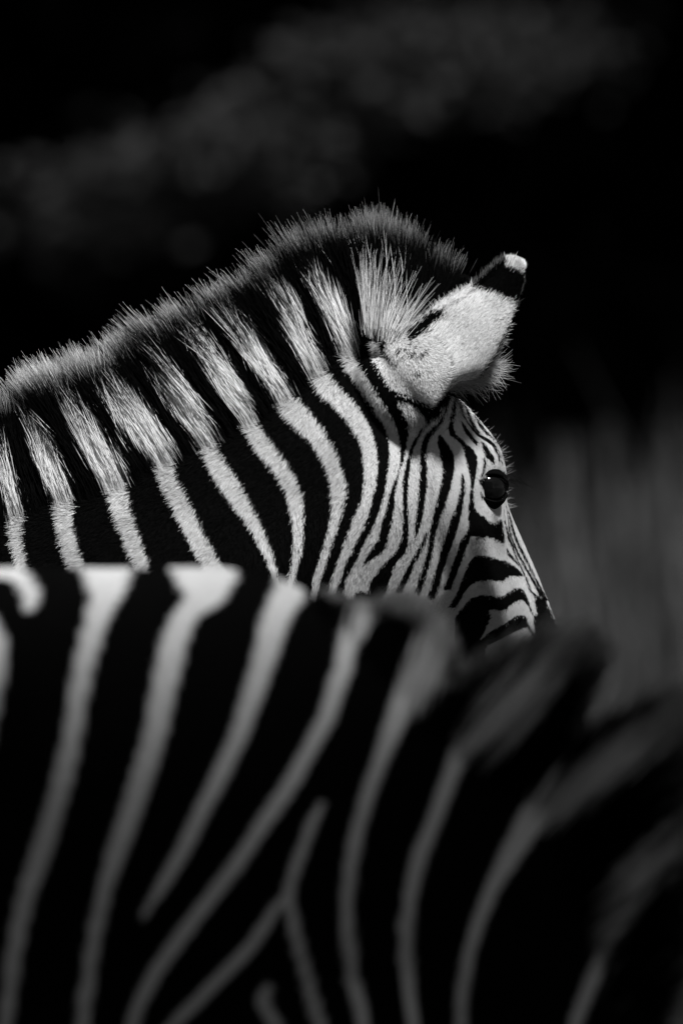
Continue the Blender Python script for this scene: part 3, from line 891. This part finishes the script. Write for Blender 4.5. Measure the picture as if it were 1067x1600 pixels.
    tag(o, 'erect striped mane with pale tips', kind='stuff')

    # --- pale tuft fanning up from the ear's root
    m = 380
    q = r.random(m) ** 1.7
    ru = 570 + q * 66 + r.normal(0, 3, m); rv = 505 + 22 * q + r.uniform(-8, 22, m)
    rx, _, rz = fpx(ru, rv)
    Yr = -.030 - .020 * smoothstep(575, 620, ru) + r.normal(0, .004, m)
    root = np.stack([rx, Yr, rz], 1)
    fq = np.floor(q * 15 + r.normal(0, .15, m)) / 15
    ang = R(1) * (-8 + 60 * fq ** 1.3 + r.normal(0, 2.2, m))
    d = np.stack([np.sin(ang), r.normal(.12, .06, m), np.cos(ang)], 1)
    Lh = (.094 - .030 * q) * (1 - .75 * r.random(m) ** .8) * (1 + .1 * np.sin(fq * 50))
    t = np.linspace(0, 1, 7)
    bend = np.stack([r.normal(.06, .06, m), r.normal(0.05, .04, m), 0 * q], 1)
    pts = root[:, None, :] + Lh[:, None, None] * (d[:, None, :] * t[None, :, None] + bend[:, None, :] * (t ** 2)[None, :, None])
    rad_ = np.interp(t, [0, .4, 1], [.00028, .00022, .00006])[None, :].repeat(m, 0)
    o = hair_obj('ear_tuft', pts, rad_, WHITE * np.clip(r.normal(1.1, .15, m), .6, 1.4), M_MANE, z, np.tile(np.array((0, -.8, .6)), (m, 1))); tag(o, kind='stuff')

    # --- fuzz along the ear's upper edge and tip
    m = 600
    e = np.vstack([catmull(EAR_L, 200)[70:], np.array(EAR_L[-1:]) + np.array([(10., 0.)]), catmull(EAR_R, 200)[::-1][:60]])
    ii = r.integers(0, len(e), m)
    uu, vv = e[ii, 0] + r.normal(0, 2, m), e[ii, 1] + r.normal(0, 2, m) + 3
    root = np.stack([(uu - 533.5) / FU, -.062 + r.normal(0, .004, m), CAM_Z + (800 - vv) / FU], 1)
    outw = np.stack([(uu - 735) / 80., 0 * uu, -(vv - 500) / 80.], 1)
    d = np.array((.35, 0, .5))[None, :] + outw * .35 + np.where((ii < 130)[:, None], np.array((-.55, 0, .35))[None, :], 0) + r.normal(0, .2, (m, 3))
    d /= np.linalg.norm(d, axis=1)[:, None]
    t = np.linspace(0, 1, 5)
    Lh = r.uniform(.002, .007, m)
    pts = root[:, None, :] + Lh[:, None, None] * d[:, None, :] * t[None, :, None]
    rad_ = np.interp(t, [0, .5, 1], [.00018, .00016, .00005])[None, :].repeat(m, 0)
    wh = hide(root) > .5
    o = hair_obj('ear_fuzz', pts, rad_, np.where(wh, r.uniform(.5, .8, m), r.uniform(.02, .16, m)), M_MANE, z, np.tile(np.array((0, -.5, .85)), (m, 1))); tag(o, kind='stuff')

    # --- ear fringe: long hairs standing off the ear's open edge
    m = 900
    e = catmull(EAR_R, 300)
    ii = (r.beta(2.2, 2.6, m) * 190 + 20).astype(int)
    root = np.stack([(e[ii, 0] - 533.5) / FU - r.uniform(0, .006, m), -.035 + r.normal(0, .006, m), CAM_Z + (800 - e[ii, 1]) / FU], 1)
    low = (ii < 120)
    d = np.stack([r.normal(.85, .25, m), r.normal(-.05, .25, m), np.where(low, r.normal(-.25, .28, m), r.normal(.35, .3, m))], 1)
    d /= np.linalg.norm(d, axis=1)[:, None]
    Lh = np.where(low, r.uniform(.010, .034, m), r.uniform(.004, .012, m)) * np.where(r.random(m) < .02, 1.5, 1)
    t = np.linspace(0, 1, 6)
    bend = np.stack([r.normal(-.1, .15, m), r.normal(0, .1, m), np.where(low, r.normal(.12, .2, m), 0)], 1)
    pts = root[:, None, :] + Lh[:, None, None] * (d[:, None, :] * t[None, :, None] + bend[:, None, :] * (t ** 2)[None, :, None])
    rad_ = np.interp(t, [0, .5, 1], [.00022, .0002, .00005])[None, :].repeat(m, 0)
    o = hair_obj('ear_fringe', pts, rad_, r.uniform(.3, .75, m), M_MANE, z); tag(o, kind='stuff')

    # --- eyes
    for s in (1, -1):
        c = hf.w(np.array(.187), np.array(-.048), np.array(s * .0668))
        eyeball('eye', c, .0205, z)
        out = hf.W * s
        for up in (1, -1):
            eyelid(c, .0217, out, hf, up, z)
    # lids: fold of skin over and under the near eye
    # --- lashes and face whiskers
    m = 46
    c = hf.w(np.array(.184), np.array(-.036), np.array(.098))
    root = c[None, :] + r.normal(0, .0035, (m, 3)) + np.linspace(-1, 1, m)[:, None] * np.array((.010, .004, .004))
    d = hf.W[None, :] * 1 + np.array((.35, .1, -.75))[None, :] + r.normal(0, .22, (m, 3))
    d /= np.linalg.norm(d, axis=1)[:, None]
    t = np.linspace(0, 1, 6)
    Lh = r.uniform(.010, .020, m)
    pts = root[:, None, :] + Lh[:, None, None] * (d[:, None, :] * t[None, :, None] + np.array((.1, 0, .25))[None, None, :] * (t ** 2)[None, :, None])
    rad_ = np.interp(t, [0, .5, 1], [.0002, .00018, .00005])[None, :].repeat(m, 0)
    o = hair_obj('eyelash', pts, rad_, np.full(m, .01), M_MANE, z); tag(o, kind='stuff')
    edge = np.flatnonzero((np.interp(v, prof[:, 1], prof[:, 0]) - u < 14) & (v > 640) & (v < 800) & (u > 700))
    m = 60
    root = p[r.choice(edge, m)]
    d = hf.U[None, :] * .8 + np.array((.5, 0, 0)) + r.normal(0, .35, (m, 3)); d /= np.linalg.norm(d, axis=1)[:, None]
    Lh = r.uniform(.004, .012, m)
    pts = root[:, None, :] + Lh[:, None, None] * d[:, None, :] * t[None, :, None]
    rad_ = np.interp(t, [0, .5, 1], [.00015, .00013, .00005])[None, :].repeat(m, 0)
    o = hair_obj('brow_whisker', pts, rad_, np.full(m, .35), M_MANE, z); tag(o, kind='stuff')
    return z, hf

def eyelid(c, rad, out, hf, up, parent):
    # a skin fold hugging the eyeball: spherical wedge swung about the corner-to-corner axis
    ax = Vector((hf.W[1] * -1, hf.W[0], -.15)).normalized()
    o = Vector(out); o = (o - ax * o.dot(ax)).normalized()
    upv = ax.cross(o); 
    if upv.z < 0: upv = -upv
    V, F = [], []
    na, nb = 18, 10
    a0, a1 = (38, 105) if up > 0 else (-105, -36)
    for layer in (0, 1):
        rr = rad + (.0028 if layer else 0)
        for i in range(na + 1):
            th = math.pi * i / na
            for j in range(nb + 1):
                a = R(a0 + (a1 - a0) * j / nb)
                close = math.sin(th) ** .6
                edge = a if (j > 0 and up > 0) or (j < nb and up < 0) else a
                a_ = edge * close + (R(8 if up > 0 else -8)) * (1 - close)
                p = ax * math.cos(th) * rr + (o * math.cos(a_) + upv * math.sin(a_)) * math.sin(th) * rr
                V.append((c[0] + p.x, c[1] + p.y, c[2] + p.z))
    m = (na + 1) * (nb + 1)
    for layer in (0, 1):
        for i in range(na):
            for j in range(nb):
                q = [i * (nb + 1) + j, (i + 1) * (nb + 1) + j, (i + 1) * (nb + 1) + j + 1, i * (nb + 1) + j + 1]
                q = [layer * m + k for k in q]
                F.append(tuple(q if layer else q[::-1]))
    for i in range(na):
        for j in (0, nb):
            a, b = i * (nb + 1) + j, (i + 1) * (nb + 1) + j
            F.append((a, b, b + m, a + m))
    return mesh_obj('eyelid', V, F, M_LID, parent)

def eyeball(name, c, rad, parent):
    V, F = [], []
    nu, nv = 28, 18
    for i in range(nv + 1):
        ph = math.pi * i / nv
        for j in range(nu):
            a = 2 * math.pi * j / nu
            V.append((c[0] + rad * math.sin(ph) * math.cos(a), c[1] + rad * math.sin(ph) * math.sin(a), c[2] + rad * math.cos(ph)))
    for i in range(nv):
        for j in range(nu):
            F.append((i * nu + j, (i + 1) * nu + j, (i + 1) * nu + (j + 1) % nu, i * nu + (j + 1) % nu))
    return mesh_obj(name, V, F, M_EYE, parent)

far_z, far_hf = build_far_zebra()

# ------------------------------------------------------------------ the near zebra, out of focus, head lowered
NU = 1818.0
NY = -2.1
def npx(x, y, Y=NY):
    return ((x - 533.5) / NU, Y, CAM_Z + (800 - y) / NU)

def build_near_zebra():
    pat = near_pattern()
    hide = Hide(pat, NU, 9, -110, 1260)
    x0 = (380 - 533.5) / NU
    spine = ((-.6, -.4, -.21, -.1, 0, .055, .1, .143, .198, .3), (1.315, 1.325, 1.333, 1.331, 1.327, 1.316, 1.28, 1.235, 1.18, 1.06))
    P = torso_pieces(x0, NY, spine, True)
    rings = []
    for T, B, w, yc in [((330, 910), (330, 1900), .18, NY), ((470, 925), (520, 1960), .165, NY), ((560, 985), (720, 1960), .15, NY), ((640, 1070), (840, 1900), .14, NY),
                        ((740, 1155), (940, 1850), .13, NY), ((870, 1250), (1030, 1830), .12, NY), ((985, 1378), (1110, 1850), .11, NY), ((1100, 1520), (1180, 1930), .105, NY),
                        ((1250, 1720), (1270, 2060), .095, NY), ((1380, 1880), (1370, 2190), .085, NY)]:
        a, b = npx(*T), npx(*B)
        rings.append((a[0], a[2], b[0], b[2], w, yc))
    P.append(loft(rings, 60, 48, 'near_neck'))
    pk = npx(1350, 1850)
    hf = HeadFrame((pk[0], NY, pk[2]), 0, 62)
    P.append(head_piece(hf))
    for s in (1, -1):
        b = hf.w(np.array(.01), np.array(0.0), np.array(s * .06))
        P.append(tube([(b[0], b[1], b[2], .03), (b[0] + .03, b[1] - s * .02, b[2] + .05, .036), (b[0] + .05, b[1] - s * .035, b[2] + .11, .028), (b[0] + .06, b[1] - s * .04, b[2] + .16, .008)], 14, 12))
    me = fuse('zebra', P, .0044, 8)
    C = sculpt_head(me, hf, coords(me))
    me.vertices.foreach_set('co', C.astype(np.float32).ravel()); me.update()
    N = normals(me)
    val = hide(C)
    at = me.attributes.new('shade', 'FLOAT', 'POINT')
    at.data.foreach_set('value', (BLACK + val * (WHITE_NEAR - BLACK)).astype(np.float32))
    me.materials.append(M_HIDE)
    z = bpy.data.objects.new('zebra', me)
    link(z)
    tag(z, 'blurred zebra in front, flank and lowered neck across the bottom', 'zebra', 'zebras')
    for s, sh in ((-1, .03), (1, -.05)):
        hoof_obj(x0 + .14 + sh, NY + s * .13, z); hoof_obj(x0 - .79 + sh, NY + s * .13, z)
    for s in (1, -1):
        eyeball('eye', hf.w(np.array(.190), np.array(-.047), np.array(s * .0775)), .0225, z)
    # coat: coarse, it is out of focus
    r = np.random.default_rng(21)
    def dens(c, n):
        u, v = hide.uv(c)
        return ((u > -120) & (u < 1150) & (v < 1700)).astype(float) * np.where(n[:, 1] < .2, 1, .25)
    cnt = 60000
    p, n = scatter(me, C, N, dens, cnt, r)
    D = np.tile(np.array((-.7, 0, -.7)), (cnt, 1)) + r.normal(0, .1, (cnt, 3))
    pts = coat(p, n, D, r.uniform(.004, .007, cnt), np.full(cnt, .25), r)
    sh = hide(p)
    col = BLACK + (sh > .5) * WHITE_NEAR * np.clip(1 + r.normal(0, .12, cnt), .5, 1.4)
    rad_ = np.array([.0004, .0004, .0003, .0001])[None, :].repeat(cnt, 0)
    o = hair_obj('coat', pts, rad_, col, M_FUR, z, n); tag(o, kind='stuff')
    # mane: separate tufts leaning forward
    crest = [(500,940,.1,-1,.015),(560,985,.2,-.98,.03),(600,1030,.27,-.96,.06),(640,1070,.32,-.95,.070),(672,1098,.36,-.93,.062),(692,1114,.40,-.92,.050),(708,1128,.62,-.78,.10),(725,1143,.70,-.71,.135),(750,1163,.68,-.73,.145),(800,1200,.56,-.83,.140),(826,1217,.50,-.86,.125),
             (842,1228,.52,-.85,.075),(856,1237,.70,-.71,.11),(880,1255,.72,-.69,.15),(930,1310,.74,-.67,.155),(985,1378,.76,-.65,.155),(1100,1520,.8,-.6,.14),(1250,1720,.8,-.6,.12),(1340,1840,.85,-.5,.09)]
    CR = catmull(crest, 500)
    n_m = 34000
    root, rn, G, s, down = mane_roots(me, C, N, hide, CR, 60.0, n_m, r)
    lat = np.clip((root[:, 1] - NY) / .03, -1.4, 1.4)
    root = root - rn * .003
    d = np.stack([G[:, 2] + r.normal(0, .05, n_m), -lat * .1 + r.normal(0, .05, n_m), -G[:, 3] + r.normal(0, .04, n_m)], 1)
    d /= np.linalg.norm(d, axis=1)[:, None]
    Lm = G[:, 4] * np.clip(1 - np.abs(r.normal(0, .10, n_m)), .5, 1) + down / NU
    k = 7; t = np.linspace(0, 1, k)
    pts = root[:, None, :] + Lm[:, None, None] * (d[:, None, :] * t[None, :, None] + r.normal(0, .05, (n_m, 1, 3)) * (t ** 2)[None, :, None])
    uu, vv = hide.uv(pts.reshape(-1, 3))
    tj = np.random.default_rng(8).normal(0, 1, 4000)[np.floor(s / 9.0 + lat * 1.5).astype(int) % 4000]
    sv = pat.sample(uu + np.repeat(r.normal(0, 5, n_m) + tj * 6, k), vv + np.repeat(r.normal(0, 5, n_m) + tj * 5, k)).reshape(n_m, k)
    tip = np.clip((t - .86) / .08, 0, 1)[None, :]
    col = BLACK + (sv > .5) * WHITE_NEAR * 1.15
    col = np.where((t > .78)[None, :], col * .45, col)
    col = col * (1 - tip) + tip * np.clip(r.normal(.38, .15, n_m), .02, .8)[:, None]  # tip colour lightened to stand for the lit rim of the tufts
    rad_ = np.interp(t, [0, .3, .8, 1], [.0005, .0005, .0004, .00012])[None, :].repeat(n_m, 0)
    o = hair_obj('mane', pts, rad_, col, M_MANE, z, np.stack([0 * lat, np.clip(lat * 1.6, -1, 1), .7 + 0 * lat], 1)); tag(o, kind='stuff')
    return z
near_z = build_near_zebra()

# ------------------------------------------------------------------ vegetation behind
def leaves(centers, size, r, flat=.5, long=1.8):
    n = len(centers)
    a = r.normal(size=(n, 3)); a[:, 2] *= flat; a /= np.linalg.norm(a, axis=1)[:, None]
    b = np.cross(a, r.normal(size=(n, 3))); b /= np.linalg.norm(b, axis=1)[:, None]
    s = size * r.uniform(.6, 1.4, n)
    A = a * (s * long)[:, None] * .5; B = b * s[:, None] * .5
    C = centers
    return np.stack([C - A, C + B * .8, C + A, C - B * .8], 1)

def tree(x, y, h, crown_r, crown_lo, label, seed, mat, clumps=46, per=190, leaf=.11, group='trees behind the zebras', extra=()):
    r = np.random.default_rng(seed)
    gz = float(ground_z(x, y))
    root = bpy.data.objects.new('tree', None); link(root); root.location = (x, y, gz)
    tag(root, label, 'tree', group)
    lean = r.normal(0, .3, 2)
    pts = [(0, 0, -.15, .22), (0, 0, .1, .17), (lean[0] * .3, lean[1] * .3, h * .3, .13), (lean[0], lean[1], h * .65, .09), (lean[0] * 1.5, lean[1] * 1.5, h * .92, .03)]
    v, f = tube(pts, 14, 10)
    mesh_obj('trunk', v, f, M_BARK, root)
    cc = []
    for i in range(7):
        a = i * 2.4 + r.uniform(0, .6)
        z0 = h * (.28 + .07 * i)
        rr = crown_r * r.uniform(.6, .95)
        e = (rr * math.cos(a), rr * math.sin(a), z0 + r.uniform(.3, 1.2))
        x1, y1 = lean[0] * z0 / h, lean[1] * z0 / h
        v, f = tube([(x1, y1, z0 - .1, .06), (x1 + e[0] * .5, y1 + e[1] * .5, z0 + .35, .04), (e[0], e[1], e[2], .012)], 8, 7)
        mesh_obj('limb', v, f, M_BARK, root)
        cc.append(e)
    C = []
    for i in range(clumps):
        u = r.normal(size=3); u /= np.linalg.norm(u)
        q = r.random() ** .4
        c = np.array((u[0] * crown_r * q, u[1] * crown_r * q, crown_lo + (h - crown_lo) * (.5 + .5 * u[2] * q)))
        C.append(c + r.normal(0, .32, (per, 3)) * np.array((1, 1, .6)))
    for c in cc:
        C.append(np.array(c) + r.normal(0, .3, (per, 3)))
    for (ex, ey, ez, rad, num) in extra:                        # low sprays hanging out of the crown
        C.append(np.array((ex - x, ey - y, ez - gz)) + r.normal(0, 1, (num, 3)) * np.array((rad, rad * .8, rad * .55)))
    nx = sum(e[4] for e in extra)
    C = np.vstack(C)
    quads_obj('crown', leaves(C[:len(C) - nx], leaf, r), M_LEAF_SHADED, root)
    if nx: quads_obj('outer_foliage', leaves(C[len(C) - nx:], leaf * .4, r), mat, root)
    return root

def bpx(x, y, Y):
    """point of the place seen beyond the zebras"""
    k = (Y + 12) / 12 / 1500
    return ((x - 533.5) * k, Y, CAM_Z + (800 - y) * k)

def spray(x, y, Y, rad, num):
    b = bpx(x, y, Y)
    return (b[0], b[1], b[2], rad * .55, num * 3)

Tz = [
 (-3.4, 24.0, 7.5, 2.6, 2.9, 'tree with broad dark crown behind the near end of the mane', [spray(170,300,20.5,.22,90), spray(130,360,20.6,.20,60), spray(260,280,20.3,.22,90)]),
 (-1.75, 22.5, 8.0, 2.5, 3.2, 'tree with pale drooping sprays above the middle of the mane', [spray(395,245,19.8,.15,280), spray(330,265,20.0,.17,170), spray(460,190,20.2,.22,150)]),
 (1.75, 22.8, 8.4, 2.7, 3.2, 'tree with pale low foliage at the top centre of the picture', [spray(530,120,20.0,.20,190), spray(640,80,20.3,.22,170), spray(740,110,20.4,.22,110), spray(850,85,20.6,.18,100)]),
 (3.3, 25.0, 7.8, 2.6, 2.6, 'tree standing in black shade right of the raised ear', []),
]
for i, (x, y, h, cr, lo, lab, ex) in enumerate(Tz):
    tree(x, y, h, cr, lo, lab, 100 + i, M_LEAF_LIT, extra=ex)

def shade_tree():
    # added unseen tree, crown shaped to keep the sun off the near zebra's flank
    r = np.random.default_rng(140)
    x, y = 3.1, -5.6
    root = bpy.data.objects.new('tree', None); link(root); root.location = (x, y, float(ground_z(x, y)))
    tag(root, 'added tree out of view, shading the blurred zebra', 'tree')
    v, f = tube([(0, 0, -.15, .26), (0, 0, .2, .2), (-.1, .1, 1.6, .16), (-.5, .3, 3.0, .12), (-1.2, .7, 4.2, .07), (-1.8, .9, 4.8, .03)], 18, 10)
    mesh_obj('trunk', v, f, M_BARK, root)
    for e in ((-2.9, 1.2, 3.9), (-2.2, .2, 4.9), (-1.0, 1.6, 4.2), (-.6, -.6, 4.8), (-3.2, .4, 4.2)):
        v, f = tube([(-.45, .3, 2.8, .07), (-.45 + (e[0] + .45) * .5, .3 + (e[1] - .3) * .5, 3.0 + (e[2] - 3) * .6, .045), (*e, .012)], 8, 7)
        mesh_obj('limb', v, f, M_BARK, root)
    n = 26000
    X = r.uniform(-.9, 3.2, n)
    edge = np.interp(X - .8, [-.6, -.15, .05, .1, .2, .4], [-1.48, -1.47, -1.47, -1.43, -1.29, -1.10]) + .05 * np.sin(X * 7) * .5
    q = edge - r.random(n) ** 1.3 * 1.3                       # across the light
    w = r.uniform(4.2, 5.5, n) + .15 * np.sin(X * 3 + q * 5)    # along the light
    k = np.hypot(SUN_DIR.y, SUN_DIR.z)
    sy, sz = SUN_DIR.y / k, SUN_DIR.z / k
    C = np.stack([X - x, q * sz + w * sy - y, -q * sy + w * sz], 1)
    quads_obj('crown', leaves(C, .10, r), M_LEAF_SHADED, root)
shade_tree()

r = np.random.default_rng(77)
n = 60000
X = r.uniform(-16, 16, n); Y = 27 + r.random(n) * 6
Z = ground_z(X, Y) + r.random(n) ** .9 * (5.2 + .8 * np.sin(X * 1.1))
q = quads_obj('thicket', leaves(np.stack([X, Y, Z], 1), .22, r), M_LEAF_SHADED)
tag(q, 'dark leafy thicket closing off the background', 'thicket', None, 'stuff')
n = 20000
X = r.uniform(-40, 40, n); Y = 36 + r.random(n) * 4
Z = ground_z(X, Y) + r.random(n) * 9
q = quads_obj('wood', leaves(np.stack([X, Y, Z], 1), .6, r), M_LEAF_SHADED)
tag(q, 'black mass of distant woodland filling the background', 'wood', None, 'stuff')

n = 9000  # unseen leaf mass added behind the camera to cut low sky light
X = r.uniform(-16, 16, n); Y = -17 - r.random(n) * 4
Z = r.random(n) * 11
q = quads_obj('thicket', leaves(np.stack([X, Y, Z], 1), .6, r), M_LEAF_SHADED)
tag(q, 'dark leaf mass added out of view behind the camera to block low sky light', 'thicket', None, 'stuff')

# tall dry grass
def grass():
    r = np.random.default_rng(88)
    n = 26000
    X = r.uniform(-9, 9, n); Y = 7 + r.random(n) * 11
    nz = Noise(4, 1.6, 2)
    g = nz(np.stack([X, Y], 1))
    g2 = Noise(14, .5, 2)(np.stack([X, Y], 1))
    keep = r.random(n) < np.clip(.5 + .45 * g + .35 * g2, .04, 1)
    X, Y, g = X[keep], Y[keep], g[keep]
    n = len(X)
    Z = ground_z(X, Y)
    H = (.40 + .17 * g + .14 * g2[keep] + r.uniform(-.18, .2, n)).clip(.15, 1.0)
    a = r.uniform(0, 6.28, n); lean = r.uniform(.05, .35, n)
    wx, wy = np.cos(a + 1.57) * .008, np.sin(a + 1.57) * .008
    base = np.stack([X, Y, Z], 1); W = np.stack([wx, wy, 0 * wx], 1)
    mid = base + np.stack([np.cos(a) * lean * H * .35, np.sin(a) * lean * H * .35, H * .6], 1)
    tip = base + np.stack([np.cos(a) * lean * H, np.sin(a) * lean * H, H], 1)
    q1 = np.stack([base - W, base + W, mid + W * .8, mid - W * .8], 1)
    q2 = np.stack([mid - W * .8, mid + W * .8, tip + W * .15, tip - W * .15], 1)
    o = quads_obj('grass', np.concatenate([q1, q2]), M_GRASS)
    tag(o, 'tall pale dry grass blurred behind the zebra face', 'grass', None, 'stuff')
grass()
